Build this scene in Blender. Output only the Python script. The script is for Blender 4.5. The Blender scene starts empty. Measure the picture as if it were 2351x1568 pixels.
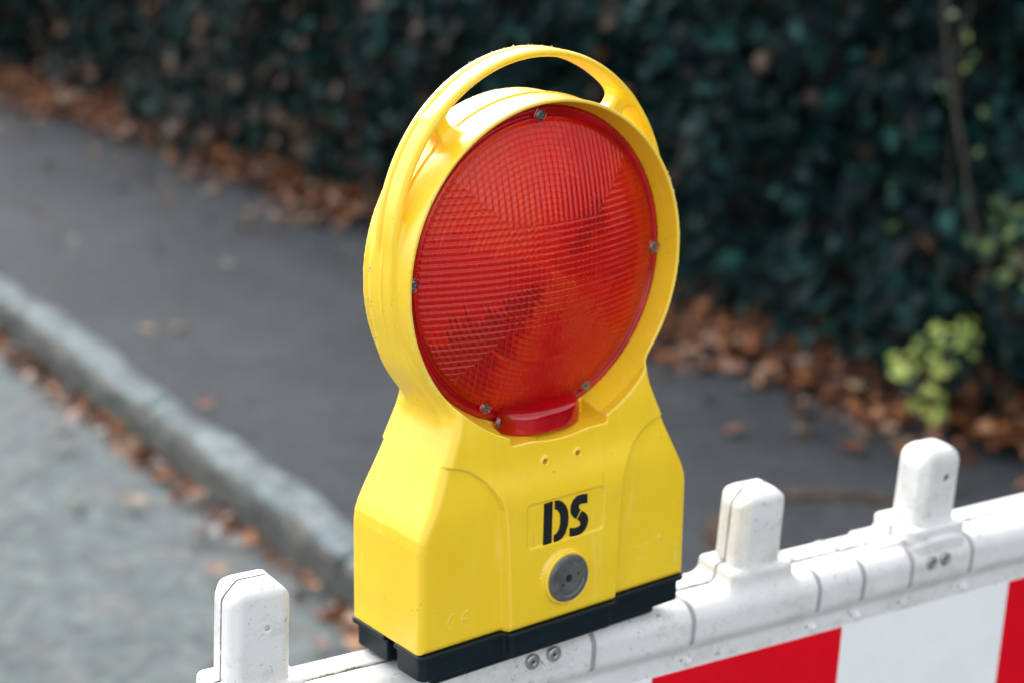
import bpy, bmesh, math, random
import numpy as np
from mathutils import Matrix, Vector

# ------------------------------------------------------------------ camera, sky, sun, exposure
SC = bpy.context.scene
COL = SC.collection
R = math.radians
BASE_Z = 1.05                       # height of the lamp's yellow base above the road, metres

cam_data = bpy.data.cameras.new("camera")
cam = bpy.data.objects.new("camera", cam_data)
COL.objects.link(cam)
SC.camera = cam
cam_data.sensor_width = 36.0
cam_data.lens = 4400.0 / 2351.0 * 36.0
cam_data.clip_start = 0.05
cam_data.clip_end = 500.0
rot = (Matrix.Rotation(R(-37.728), 4, 'Z') @ Matrix.Rotation(R(90 - 16.9491), 4, 'X')
       @ Matrix.Rotation(R(0.7481), 4, 'Z'))
cam.matrix_world = Matrix.Translation((-0.65733, -0.80087, 0.48336 + BASE_Z)) @ rot
cam_data.dof.use_dof = True
cam_data.dof.focus_distance = 1.03
cam_data.dof.aperture_fstop = 6.0
cam_data.dof.aperture_blades = 0

world = bpy.data.worlds.new("World")
SC.world = world
world.use_nodes = True
wn, wl = world.node_tree.nodes, world.node_tree.links
wn.clear()
sky = wn.new("ShaderNodeTexSky")
sky.sky_type = 'NISHITA'
sky.sun_disc = False
SUN_EL, SUN_AZ = 42.0, 12.0         # azimuth measured clockwise from +Y
sky.sun_elevation = R(SUN_EL)
sky.sun_rotation = R(SUN_AZ)
sky.air_density = 1.0
sky.dust_density = 2.5
hs = wn.new("ShaderNodeHueSaturation")
hs.inputs['Saturation'].default_value = 0.16
bg = wn.new("ShaderNodeBackground")
bg.inputs['Strength'].default_value = 0.15
wo = wn.new("ShaderNodeOutputWorld")
wl.new(sky.outputs[0], hs.inputs['Color'])
wl.new(hs.outputs[0], bg.inputs['Color'])
wl.new(bg.outputs[0], wo.inputs['Surface'])

sun_data = bpy.data.lights.new("sun", 'SUN')
sun_data.energy = 0.7
sun_data.angle = R(50)
sun_data.color = (1.0, 0.975, 0.94)
sun = bpy.data.objects.new("sun", sun_data)
COL.objects.link(sun)
sd = Vector((math.sin(R(SUN_AZ)) * math.cos(R(SUN_EL)), math.cos(R(SUN_AZ)) * math.cos(R(SUN_EL)), math.sin(R(SUN_EL))))
sun.rotation_euler = sd.to_track_quat('Z', 'Y').to_euler()
sun.location = (0, 0, 6)

SC.view_settings.view_transform = 'Standard'
SC.view_settings.look = 'None'
SC.view_settings.gamma = 1.0
SC.view_settings.exposure = 1.74
SC.render.engine = 'CYCLES'
SC.cycles.use_denoising = True
SC.cycles.max_bounces = 10
SC.cycles.transmission_bounces = 8

rng = np.random.default_rng(7)
random.seed(7)

# ------------------------------------------------------------------ object helpers
def link(o, parent=None):
    COL.objects.link(o)
    if parent is not None:
        o.parent = parent
    return o

def tag(o, label=None, cat=None, group=None, kind=None):
    if label: o['label'] = label
    if cat: o['category'] = cat
    if group: o['group'] = group
    if kind: o['kind'] = kind
    return o

def empty(name, loc=(0, 0, 0), rotm=None):
    o = bpy.data.objects.new(name, None)
    o.empty_display_size = 0.05
    COL.objects.link(o)
    if rotm is not None:
        o.matrix_world = Matrix.Translation(loc) @ rotm
    else:
        o.location = loc
    return o

def obj_np(name, verts, faces, mat, parent=None, smooth=True, mats=None, mat_idx=None):
    """verts (n,3), faces: (m,k) int array, all faces with k corners"""
    me = bpy.data.meshes.new(name)
    verts = np.ascontiguousarray(verts, np.float32)
    faces = np.ascontiguousarray(faces, np.int32)
    m, k = faces.shape
    me.vertices.add(len(verts)); me.vertices.foreach_set("co", verts.ravel())
    me.loops.add(m * k); me.loops.foreach_set("vertex_index", faces.ravel())
    me.polygons.add(m)
    me.polygons.foreach_set("loop_start", np.arange(0, m * k, k, dtype=np.int32))
    me.polygons.foreach_set("loop_total", np.full(m, k, np.int32))
    if mats:
        for q in mats: me.materials.append(q)
    elif mat: me.materials.append(mat)
    if mat_idx is not None: me.polygons.foreach_set("material_index", np.asarray(mat_idx, np.int32))
    me.update(calc_edges=True); me.validate()
    if smooth: me.polygons.foreach_set("use_smooth", np.ones(len(me.polygons), bool))
    return link(bpy.data.objects.new(name, me), parent)

def obj_bm(name, bm, mat, parent=None, smooth=False):
    me = bpy.data.meshes.new(name)
    bm.normal_update()
    bm.to_mesh(me); bm.free()
    if isinstance(mat, (list, tuple)):
        for q in mat: me.materials.append(q)
    else: me.materials.append(mat)
    if smooth: me.polygons.foreach_set("use_smooth", np.ones(len(me.polygons), bool))
    return link(bpy.data.objects.new(name, me), parent)

# ------------------------------------------------------------------ signed distance modelling (millimetres)
def smin(a, b, k):
    h = np.clip(0.5 + 0.5 * (b - a) / k, 0, 1)
    return b + (a - b) * h - k * h * (1 - h)
def smax(a, b, k): return -smin(-a, -b, k)
def sstep(t): t = np.clip(t, 0, 1); return t * t * (3 - 2 * t)
def rbox(dx, dy, dz, r):
    """dx,dy,dz: |p|-half size; rounded box with radius r"""
    qx, qy, qz = dx + r, dy + r, dz + r
    return (np.sqrt(np.maximum(qx, 0) ** 2 + np.maximum(qy, 0) ** 2 + np.maximum(qz, 0) ** 2)
            + np.minimum(np.maximum(qx, np.maximum(qy, qz)), 0) - r)
def rrect(dx, dy, r):
    qx, qy = dx + r, dy + r
    return np.hypot(np.maximum(qx, 0), np.maximum(qy, 0)) + np.minimum(np.maximum(qx, qy), 0) - r
def poly2(px, pz, P):
    d = np.full(px.shape, 1e9, np.float32); s = np.ones(px.shape, np.float32)
    n = len(P)
    for i in range(n):
        ax, az = P[i]; bx, bz = P[i - 1]
        ex, ez = bx - ax, bz - az
        wx, wz = px - ax, pz - az
        t = np.clip((wx * ex + wz * ez) / (ex * ex + ez * ez), 0, 1)
        d = np.minimum(d, (wx - ex * t) ** 2 + (wz - ez * t) ** 2)
        c1, c2, c3 = pz >= az, pz < bz, (ex * wz) > (ez * wx)
        s = np.where((c1 & c2 & c3) | (~c1 & ~c2 & ~c3), -s, s)
    return s * np.sqrt(d)

def sdf_mesh(f, lo, hi, h, refine=True):
    lo = np.array(lo, float); hi = np.array(hi, float)
    B = 12
    nb = np.ceil((hi - lo) / (h * B)).astype(int)
    N = nb * B
    V = np.empty(N, np.float32)
    cc = [lo[a] + (np.arange(nb[a]) * B + (B - 1) / 2) * h for a in range(3)]
    cx, cy, cz = np.meshgrid(*cc, indexing='ij')
    D = f(cx.astype(np.float32), cy.astype(np.float32), cz.astype(np.float32))
    act = np.abs(D) < (h * B * 0.5 * 1.7321 * 1.35 + 2)
    V6 = V.reshape(nb[0], B, nb[1], B, nb[2], B)
    V6[:] = np.where(D < 0, -50, 50).astype(np.float32)[:, None, :, None, :, None]
    ai = np.argwhere(act)
    o = np.arange(B)
    for s in range(0, len(ai), 400):
        a = ai[s:s + 400]
        X = (lo[0] + (a[:, 0, None] * B + o) * h)[:, :, None, None] + np.zeros((1, 1, B, B))
        Y = (lo[1] + (a[:, 1, None] * B + o) * h)[:, None, :, None] + np.zeros((1, B, 1, B))
        Z = (lo[2] + (a[:, 2, None] * B + o) * h)[:, None, None, :] + np.zeros((1, B, B, 1))
        val = f(X.astype(np.float32), Y.astype(np.float32), Z.astype(np.float32))
        V6[a[:, 0], :, a[:, 1], :, a[:, 2], :] = val
    inside = V < 0
    cnt = np.zeros(N - 1, np.int8)
    for dx in (0, 1):
        for dy in (0, 1):
            for dz in (0, 1):
                cnt += inside[dx:N[0] - 1 + dx, dy:N[1] - 1 + dy, dz:N[2] - 1 + dz]
    mix = (cnt > 0) & (cnt < 8)
    idx = np.argwhere(mix)
    n = len(idx)
    vid = np.full(N - 1, -1, np.int32); vid[mix] = np.arange(n)
    acc = np.zeros((n, 3)); num = np.zeros(n)
    i, j, k = idx.T
    for ax in range(3):
        e = np.zeros(3, int); e[ax] = 1
        o1, o2 = [q for q in range(3) if q != ax]
        for p in (0, 1):
            for q in (0, 1):
                b = np.zeros(3, int); b[o1] = p; b[o2] = q
                v0 = V[i + b[0], j + b[1], k + b[2]]
                v1 = V[i + b[0] + e[0], j + b[1] + e[1], k + b[2] + e[2]]
                m = (v0 < 0) != (v1 < 0)
                t = v0[m] / (v0[m] - v1[m])
                pos = np.repeat(b[None, :].astype(float), m.sum(), 0); pos[:, ax] += t
                acc[m] += pos; num[m] += 1
    P = lo + (idx + acc / num[:, None]) * h
    if refine:
        P0 = P.copy(); ep = 0.15 * h
        for it in range(2):
            x, y, z = [P[:, a].astype(np.float32) for a in range(3)]
            v = f(x, y, z)
            g = np.stack([f(x + ep, y, z) - f(x - ep, y, z), f(x, y + ep, z) - f(x, y - ep, z), f(x, y, z + ep) - f(x, y, z - ep)], 1) / (2 * ep)
            g2 = np.maximum((g ** 2).sum(1), 0.2)
            st = -(v / g2)[:, None] * g
            l = np.linalg.norm(st, axis=1, keepdims=True)
            st *= np.minimum(1, 0.4 * h / np.maximum(l, 1e-9))
            P = P + st
    Q = []
    for ax in range(3):
        o1, o2 = [(1, 2), (2, 0), (0, 1)][ax]
        sl0 = [slice(None)] * 3; sl1 = [slice(None)] * 3
        sl0[ax] = slice(0, N[ax] - 1); sl1[ax] = slice(1, N[ax])
        A, Bq = inside[tuple(sl0)], inside[tuple(sl1)]
        d = A != Bq
        e = np.argwhere(d)
        ok = (e[:, o1] > 0) & (e[:, o2] > 0) & (e[:, o1] < N[o1] - 1) & (e[:, o2] < N[o2] - 1)
        e = e[ok]
        fl = A[tuple(e.T)]
        def vv(a, b):
            c = e.copy(); c[:, o1] -= a; c[:, o2] -= b
            return vid[tuple(c.T)]
        q = np.stack([vv(1, 1), vv(0, 1), vv(0, 0), vv(1, 0)], 1)
        q[~fl] = q[~fl][:, ::-1]
        Q.append(q)
    Q = np.concatenate(Q)
    Q = Q[(Q >= 0).all(1)]
    return P, Q

def sdf_obj(name, f, lo, hi, h, mat, parent=None):
    P, Q = sdf_mesh(f, lo, hi, h)
    return obj_np(name, P / 1000.0, Q, mat, parent)

# ------------------------------------------------------------------ materials
def mat_new(name):
    m = bpy.data.materials.new(name); m.use_nodes = True
    nt = m.node_tree; nt.nodes.clear()
    out = nt.nodes.new("ShaderNodeOutputMaterial")
    return m, nt.nodes, nt.links, out

def noise(n, l, scale, detail=4, rough=0.6, coord=None, dist=0.0):
    t = n.new("ShaderNodeTexNoise")
    t.inputs['Scale'].default_value = scale; t.inputs['Detail'].default_value = detail
    t.inputs['Roughness'].default_value = rough; t.inputs['Distortion'].default_value = dist
    if coord is not None: l.new(coord, t.inputs['Vector'])
    return t

def ramp(n, l, fac, stops):
    r = n.new("ShaderNodeValToRGB")
    el = r.color_ramp.elements
    el[0].position, el[0].color = stops[0][0], (*stops[0][1], 1)
    el[1].position, el[1].color = stops[-1][0], (*stops[-1][1], 1)
    for p, c in stops[1:-1]:
        e = el.new(p); e.color = (*c, 1)
    l.new(fac, r.inputs[0])
    return r

def mixc(n, l, fac, a, b, mode='MIX'):
    m = n.new("ShaderNodeMix"); m.data_type = 'RGBA'; m.blend_type = mode
    if isinstance(fac, (int, float)): m.inputs[0].default_value = fac
    else: l.new(fac, m.inputs[0])
    for s, v in ((6, a), (7, b)):
        if isinstance(v, tuple): m.inputs[s].default_value = (*v, 1)
        else: l.new(v, m.inputs[s])
    return m.outputs[2]

def mathn(n, l, op, a, b=None, clamp=False):
    m = n.new("ShaderNodeMath"); m.operation = op; m.use_clamp = clamp
    for i, v in enumerate((a, b)):
        if v is None: continue
        if isinstance(v, (int, float)): m.inputs[i].default_value = v
        else: l.new(v, m.inputs[i])
    return m.outputs[0]

def bump(n, l, h, strength, dist):
    b = n.new("ShaderNodeBump"); b.inputs['Strength'].default_value = strength; b.inputs['Distance'].default_value = dist
    l.new(h, b.inputs['Height']); return b.outputs[0]

def stretch(n, l, coord, s):
    m = n.new("ShaderNodeMapping"); m.inputs['Scale'].default_value = s
    l.new(coord, m.inputs['Vector']); return m.outputs[0]

def mat_yellow():
    m, n, l, out = mat_new("yellow plastic")
    tc = n.new("ShaderNodeTexCoord"); co = tc.outputs['Object']
    p = n.new("ShaderNodeBsdfPrincipled")
    big = noise(n, l, 14, 4, 0.6, co)
    base = ramp(n, l, big.outputs[0], [(0.3, (0.90, 0.59, 0.018)), (0.7, (0.97, 0.665, 0.030))])
    # faint bleached scuffs, elongated
    sc = noise(n, l, 60, 6, 0.7, stretch(n, l, co, (1, 1, 0.16)), 0.5)
    scm = ramp(n, l, sc.outputs[0], [(0.60, (0, 0, 0)), (0.78, (0.5, 0.5, 0.5))])
    c1 = mixc(n, l, scm.outputs[0], base.outputs[0], (0.95, 0.76, 0.22))
    # small dark dirt specks
    sp = noise(n, l, 420, 2, 0.5, co)
    gate = noise(n, l, 25, 3, 0.6, co)
    g = mathn(n, l, 'MULTIPLY', ramp(n, l, sp.outputs[0], [(0.70, (0, 0, 0)), (0.76, (1, 1, 1))]).outputs[0],
              ramp(n, l, gate.outputs[0], [(0.5, (0, 0, 0)), (0.62, (0.8, 0.8, 0.8))]).outputs[0])
    c2 = mixc(n, l, g, c1, (0.20, 0.13, 0.03))
    # grime bands
    gr = noise(n, l, 9, 8, 0.75, co)
    grm = ramp(n, l, gr.outputs[0], [(0.52, (0, 0, 0)), (0.8, (0.45, 0.45, 0.45))])
    c3 = mixc(n, l, grm.outputs[0], c2, (0.55, 0.42, 0.05))
    geo = n.new("ShaderNodeNewGeometry")
    ew = mathn(n, l, 'MULTIPLY', ramp(n, l, geo.outputs['Pointiness'], [(0.52, (0, 0, 0)), (0.60, (1, 1, 1))]).outputs[0],
               ramp(n, l, noise(n, l, 45, 4, 0.7, co).outputs[0], [(0.35, (0.1, 0.1, 0.1)), (0.65, (0.8, 0.8, 0.8))]).outputs[0])
    c3 = mixc(n, l, ew, c3, (0.97, 0.84, 0.36))
    # long thin scratches in two directions
    for ang, seed in ((0.5, 3.1), (-0.35, 8.7)):
        mp = n.new("ShaderNodeMapping"); mp.inputs['Rotation'].default_value = (0, ang, 0); mp.inputs['Location'].default_value = (seed, seed, 0)
        mp.inputs['Scale'].default_value = (1, 1, 0.05); l.new(co, mp.inputs['Vector'])
        sn = noise(n, l, 330, 2, 0.5, mp.outputs[0])
        gt = noise(n, l, 16, 3, 0.6, mp.outputs[0] if False else co)
        sg = mathn(n, l, 'MULTIPLY', ramp(n, l, sn.outputs[0], [(0.70, (0, 0, 0)), (0.74, (1, 1, 1))]).outputs[0],
                   ramp(n, l, gt.outputs[0], [(0.5, (0, 0, 0)), (0.62, (0.55, 0.55, 0.55))]).outputs[0])
        c3 = mixc(n, l, sg, c3, (0.97, 0.82, 0.42) if ang > 0 else (0.50, 0.38, 0.08))
    l.new(c3, p.inputs['Base Color'])
    p.inputs['Subsurface Weight'].default_value = 0.0
    rr = ramp(n, l, sc.outputs[0], [(0.3, (0.25, 0.25, 0.25)), (0.8, (0.42, 0.42, 0.42))])
    l.new(rr.outputs[0], p.inputs['Roughness'])
    p.inputs['Specular IOR Level'].default_value = 0.62
    fine = noise(n, l, 900, 2, 0.5, co)
    l.new(bump(n, l, fine.outputs[0], 0.12, 0.0003), p.inputs['Normal'])
    l.new(p.outputs[0], out.inputs[0])
    return m

def mat_simple(name, col, rough=0.5, metal=0.0, var=0.0, scale=80, bmp=0.0, coat=0.0, spec=0.5):
    m, n, l, out = mat_new(name)
    tc = n.new("ShaderNodeTexCoord")
    p = n.new("ShaderNodeBsdfPrincipled")
    nz = noise(n, l, scale, 5, 0.6, tc.outputs['Object'])
    a = tuple(max(0, c * (1 - var)) for c in col); b = tuple(min(1, c * (1 + var)) for c in col)
    l.new(ramp(n, l, nz.outputs[0], [(0.3, a), (0.7, b)]).outputs[0], p.inputs['Base Color'])
    p.inputs['Roughness'].default_value = rough; p.inputs['Metallic'].default_value = metal
    p.inputs['Coat Weight'].default_value = coat
    p.inputs['Specular IOR Level'].default_value = spec
    if bmp: l.new(bump(n, l, nz.outputs[0], bmp, 0.001), p.inputs['Normal'])
    l.new(p.outputs[0], out.inputs[0])
    return m

def mat_rubber():
    m, n, l, out = mat_new("black rubber")
    tc = n.new("ShaderNodeTexCoord"); co = tc.outputs['Object']
    p = n.new("ShaderNodeBsdfPrincipled")
    a = noise(n, l, 40, 6, 0.7, co)
    c = ramp(n, l, a.outputs[0], [(0.3, (0.0025, 0.008, 0.012)), (0.75, (0.006, 0.015, 0.020))]).outputs[0]
    s = noise(n, l, 130, 4, 0.7, stretch(n, l, co, (0.25, 1, 1)), 1.5)
    sm = ramp(n, l, s.outputs[0], [(0.66, (0, 0, 0)), (0.76, (0.5, 0.5, 0.5))])
    c = mixc(n, l, sm.outputs[0], c, (0.10, 0.115, 0.12))
    l.new(c, p.inputs['Base Color'])
    p.inputs['Roughness'].default_value = 0.5; p.inputs['Specular IOR Level'].default_value = 0.28
    l.new(bump(n, l, a.outputs[0], 0.3, 0.0005), p.inputs['Normal'])
    l.new(p.outputs[0], out.inputs[0]); return m

def mat_white(name="weathered white plastic", joint=0.85):
    m, n, l, out = mat_new(name)
    tc = n.new("ShaderNodeTexCoord"); co = tc.outputs['Object']
    p = n.new("ShaderNodeBsdfPrincipled")
    big = noise(n, l, 12, 6, 0.65, co)
    c = ramp(n, l, big.outputs[0], [(0.3, (0.58, 0.58, 0.56)), (0.5, (0.73, 0.735, 0.725)), (0.8, (0.74, 0.74, 0.735))]).outputs[0]
    # hairline crazing
    w = n.new("ShaderNodeTexVoronoi"); w.feature = 'DISTANCE_TO_EDGE'; w.inputs['Scale'].default_value = 260
    wv = noise(n, l, 30, 3, 0.5, co)
    add = n.new("ShaderNodeVectorMath"); add.operation = 'MULTIPLY_ADD'
    l.new(wv.outputs['Color'], add.inputs[0]); add.inputs[1].default_value = (0.02, 0.02, 0.02); l.new(co, add.inputs[2])
    l.new(stretch(n, l, add.outputs[0], (1, 1, 0.45)), w.inputs['Vector'])
    cr = ramp(n, l, w.outputs[0], [(0.0, (1, 1, 1)), (0.035, (0, 0, 0))])
    gate = noise(n, l, 35, 3, 0.6, co)
    gm = ramp(n, l, gate.outputs[0], [(0.45, (0, 0, 0)), (0.65, (0.45, 0.45, 0.45))])
    cm = mathn(n, l, 'MULTIPLY', cr.outputs[0], gm.outputs[0])
    c = mixc(n, l, cm, c, (0.42, 0.42, 0.38))
    # broken dark scratches
    s = noise(n, l, 240, 3, 0.55, co, 1.2)
    sm = mathn(n, l, 'MULTIPLY', ramp(n, l, s.outputs[0], [(0.64, (0, 0, 0)), (0.69, (1, 1, 1))]).outputs[0],
               ramp(n, l, noise(n, l, 22, 3, 0.6, co).outputs[0], [(0.46, (0, 0, 0)), (0.58, (0.9, 0.9, 0.9))]).outputs[0])
    c = mixc(n, l, sm, c, (0.16, 0.15, 0.12))
    # grime film
    gr = noise(n, l, 55, 8, 0.8, stretch(n, l, co, (0.6, 1, 1)))
    c = mixc(n, l, ramp(n, l, gr.outputs[0], [(0.50, (0, 0, 0)), (0.76, (0.75, 0.75, 0.75))]).outputs[0], c, (0.42, 0.41, 0.36))
    # moss and dirt settled in the joint that runs along the middle of the moulding
    sx = n.new("ShaderNodeSeparateXYZ"); l.new(co, sx.inputs[0])
    dj = mathn(n, l, 'ABSOLUTE', mathn(n, l, 'SUBTRACT', sx.outputs[1], 0.036))
    jw = noise(n, l, 90, 5, 0.7, co)
    jm = mathn(n, l, 'LESS_THAN', dj, mathn(n, l, 'MULTIPLY', jw.outputs[0], 0.0016))
    c = mixc(n, l, mathn(n, l, 'MULTIPLY', jm, joint), c, (0.10, 0.085, 0.05))
    l.new(c, p.inputs['Base Color'])
    p.inputs['Roughness'].default_value = 0.42
    hh = mathn(n, l, 'ADD', mathn(n, l, 'MULTIPLY', cm, -1.0), mathn(n, l, 'MULTIPLY', noise(n, l, 500, 2, 0.5, co).outputs[0], 0.4))
    l.new(bump(n, l, hh, 0.25, 0.0003), p.inputs['Normal'])
    l.new(p.outputs[0], out.inputs[0]); return m

def mat_red_glass():
    m, n, l, out = mat_new("red transparent lens")
    gl = n.new("ShaderNodeBsdfGlossy"); gl.inputs['Roughness'].default_value = 0.06
    gl.inputs['Color'].default_value = (1, 1, 1, 1)
    rf = n.new("ShaderNodeBsdfRefraction"); rf.inputs['IOR'].default_value = 1.33
    rf.inputs['Roughness'].default_value = 0.02
    rf.inputs['Color'].default_value = (1.0, 0.31, 0.075, 1)
    df = n.new("ShaderNodeBsdfDiffuse"); df.inputs['Color'].default_value = (1.0, 0.014, 0.010, 1)
    tr = n.new("ShaderNodeBsdfTransparent"); tr.inputs['Color'].default_value = (1.0, 0.31, 0.075, 1)
    mt = n.new("ShaderNodeMixShader"); mt.inputs[0].default_value = 0.70
    l.new(rf.outputs[0], mt.inputs[1]); l.new(tr.outputs[0], mt.inputs[2])
    mx0 = n.new("ShaderNodeMixShader"); mx0.inputs[0].default_value = 0.26
    l.new(mt.outputs[0], mx0.inputs[1]); l.new(df.outputs[0], mx0.inputs[2])
    fr = n.new("ShaderNodeFresnel"); fr.inputs['IOR'].default_value = 1.5
    mx = n.new("ShaderNodeMixShader")
    l.new(mathn(n, l, 'MULTIPLY', fr.outputs[0], 0.55), mx.inputs[0]); l.new(mx0.outputs[0], mx.inputs[1]); l.new(gl.outputs[0], mx.inputs[2])
    l.new(mx.outputs[0], out.inputs[0]); return m

def mat_ground(name, cols, fine=260, bstr=0.5, patch=2.2, blot=26):
    m, n, l, out = mat_new(name)
    tc = n.new("ShaderNodeTexCoord"); co = tc.outputs['Object']
    p = n.new("ShaderNodeBsdfPrincipled")
    a = noise(n, l, patch, 6, 0.6, co)
    b = noise(n, l, fine, 3, 0.7, co)
    c = ramp(n, l, a.outputs[0], [(0.3, cols[0]), (0.7, cols[1])]).outputs[0]
    g = ramp(n, l, b.outputs[0], [(0.35, (0.45, 0.45, 0.45)), (0.65, (1.55, 1.55, 1.55))]).outputs[0]
    c = mixc(n, l, 1.0, c, g, 'MULTIPLY')
    bl = noise(n, l, blot, 3, 0.65, co)
    c = mixc(n, l, 1.0, c, ramp(n, l, bl.outputs[0], [(0.3, (0.52, 0.57, 0.60)), (0.7, (1.45, 1.42, 1.38))]).outputs[0], 'MULTIPLY')
    mo = noise(n, l, 6.5, 5, 0.7, co, 0.6)
    c = mixc(n, l, 1.0, c, ramp(n, l, mo.outputs[0], [(0.36, (0.72, 0.74, 0.75)), (0.5, (1.0, 1.0, 1.0)), (0.64, (1.25, 1.24, 1.23))]).outputs[0], 'MULTIPLY')
    bh = noise(n, l, blot * .45, 2, 0.6, co)
    c = mixc(n, l, 1.0, c, ramp(n, l, bh.outputs['Color'], [(0.35, (0.90, 1.04, 1.03)), (0.65, (1.10, 0.97, 0.98))]).outputs[0], 'MULTIPLY')
    st = noise(n, l, 9, 6, 0.75, co)
    c = mixc(n, l, ramp(n, l, st.outputs[0], [(0.50, (0, 0, 0)), (0.72, (0.75, 0.75, 0.75))]).outputs[0], c, cols[2])
    l.new(c, p.inputs['Base Color'])
    p.inputs['Roughness'].default_value = 0.85
    l.new(bump(n, l, b.outputs[0], bstr, 0.004), p.inputs['Normal'])
    l.new(p.outputs[0], out.inputs[0]); return m

def mat_leaf(name, stops, rough=0.5, scale=7.0, spec=0.5, trans=0.0):
    """colour varies from leaf to leaf (mesh island) and a little inside a leaf"""
    m, n, l, out = mat_new(name)
    geo = n.new("ShaderNodeNewGeometry")
    p = n.new("ShaderNodeBsdfPrincipled")
    c = ramp(n, l, geo.outputs['Random Per Island'], stops).outputs[0]
    tc = n.new("ShaderNodeTexCoord")
    z = noise(n, l, 90, 3, 0.6, tc.outputs['Object'])
    g = ramp(n, l, z.outputs[0], [(0.3, (0.7, 0.7, 0.7)), (0.7, (1.25, 1.25, 1.25))]).outputs[0]
    l.new(mixc(n, l, 1.0, c, g, 'MULTIPLY'), p.inputs['Base Color'])
    p.inputs['Roughness'].default_value = rough
    p.inputs['Specular IOR Level'].default_value = spec
    l.new(p.outputs[0], out.inputs[0]); return m

M_YEL = mat_yellow()
M_RUB = mat_rubber()
M_WHITE = mat_white()
M_WHITE2 = mat_white("newer white plastic", 0.0)
M_RED = mat_red_glass()
M_REFL = mat_simple("inner reflector", (1.0, 0.36, 0.30), 0.14, 0.05, 0.02, 200)
M_RISER = mat_simple("reflector riser", (0.60, 0.10, 0.10), 0.3)
M_DARKRED = mat_simple("moulded red plastic", (0.40, 0.002, 0.007), 0.08, 0.0, 0.25, 60, coat=0.3)
M_VAL = mat_simple("painted dark rib valley", (0.52, 0.012, 0.010), 0.35, 0.0, 0.1, 120)  # dark red painted into rib valleys, imitating dark lines of refracted light
M_STEEL = mat_simple("dull steel", (0.20, 0.195, 0.18), 0.42, 1.0, 0.3, 300, 0.3)
M_KNOB = mat_simple("worn grey steel", (0.155, 0.165, 0.165), 0.5, 0.55, 0.35, 160, 0.5)
M_HOLE = mat_simple("painted hole shade", (0.006, 0.008, 0.008), 0.8)  # near black, painted shade for the inside of small holes
M_INK = mat_simple("black printed lettering", (0.008, 0.011, 0.014), 0.45, 0, 0.3, 300)
M_STRAP = mat_simple("grey nylon tie", (0.33, 0.33, 0.335), 0.4, 0, 0.12, 60)
M_SHEETW = mat_simple("white reflective sheeting", (0.90, 0.915, 0.92), 0.4, 0, 0.03, 30)
M_SHEETR = mat_simple("red reflective sheeting", (0.74, 0.001, 0.012), 0.45, 0, 0.05, 30, spec=0.2)
M_PAVE = mat_ground("pavement asphalt", [(0.009, 0.014, 0.018), (0.029, 0.035, 0.042), (0.011, 0.016, 0.021)])
M_ROAD = mat_ground("road asphalt", [(0.080, 0.094, 0.096), (0.106, 0.121, 0.123), (0.064, 0.073, 0.075)])
M_KERB = mat_ground("kerb stone", [(0.085, 0.108, 0.116), (0.150, 0.184, 0.196), (0.048, 0.056, 0.055)], 180, 0.4, 5)
M_KFACE = mat_ground("darker kerb face", [(0.060, 0.065, 0.060), (0.100, 0.104, 0.095), (0.030, 0.033, 0.028)], 180, 0.6, 7, 22)  # darker stone tone for the front of the kerb
M_SOIL = mat_ground("dark soil", [(0.020, 0.016, 0.012), (0.040, 0.030, 0.022), (0.03, 0.02, 0.015)], 60, 0.8, 4)

# ================================================================== SETTING
def P3(v): return np.array(v, float)
KA = math.atan2(0.10, 1.0)            # kerb line leans a little off +Y
def kerb_x(y, off=0.0): return 1.10 + 0.10 * (y - 1.9) + off

def grid_sheet(name, x0, x1, y0, y1, z, mat, kind='structure'):
    bm = bmesh.new()
    vs = [bm.verts.new(v) for v in ((x0, y0, z), (x1, y0, z), (x1, y1, z), (x0, y1, z))]
    bm.faces.new(vs)
    o = obj_bm(name, bm, mat)
    return tag(o, kind=kind)

grid_sheet('ground', -120, 120, -120, 120, -0.006, M_SOIL)

bm = bmesh.new()
Y0, Y1 = -30.0, 40.0
vs = [bm.verts.new(v) for v in ((-9, Y0, 0), (kerb_x(Y0, 0.02), Y0, 0), (kerb_x(Y1, 0.02), Y1, 0), (-9, Y1, 0))]
bm.faces.new(vs)
tag(obj_bm('road', bm, M_ROAD), kind='structure')

bm = bmesh.new()
def prism(bm, pts_bottom, z0, z1, bev=0.0):
    lo = [bm.verts.new((x, y, z0)) for x, y in pts_bottom]; hi = [bm.verts.new((x, y, z1)) for x, y in pts_bottom]
    n = len(lo)
    for i in range(n):
        bm.faces.new((lo[i], lo[(i + 1) % n], hi[(i + 1) % n], hi[i]))
    bm.faces.new(hi); bm.faces.new(lo[::-1])
prism(bm, [(kerb_x(Y0, 0.085), Y0), (2.75, Y0), (2.75, Y1), (kerb_x(Y1, 0.085), Y1)], -0.01, 0.10)
tag(obj_bm('pavement', bm, M_PAVE), kind='structure')

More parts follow.
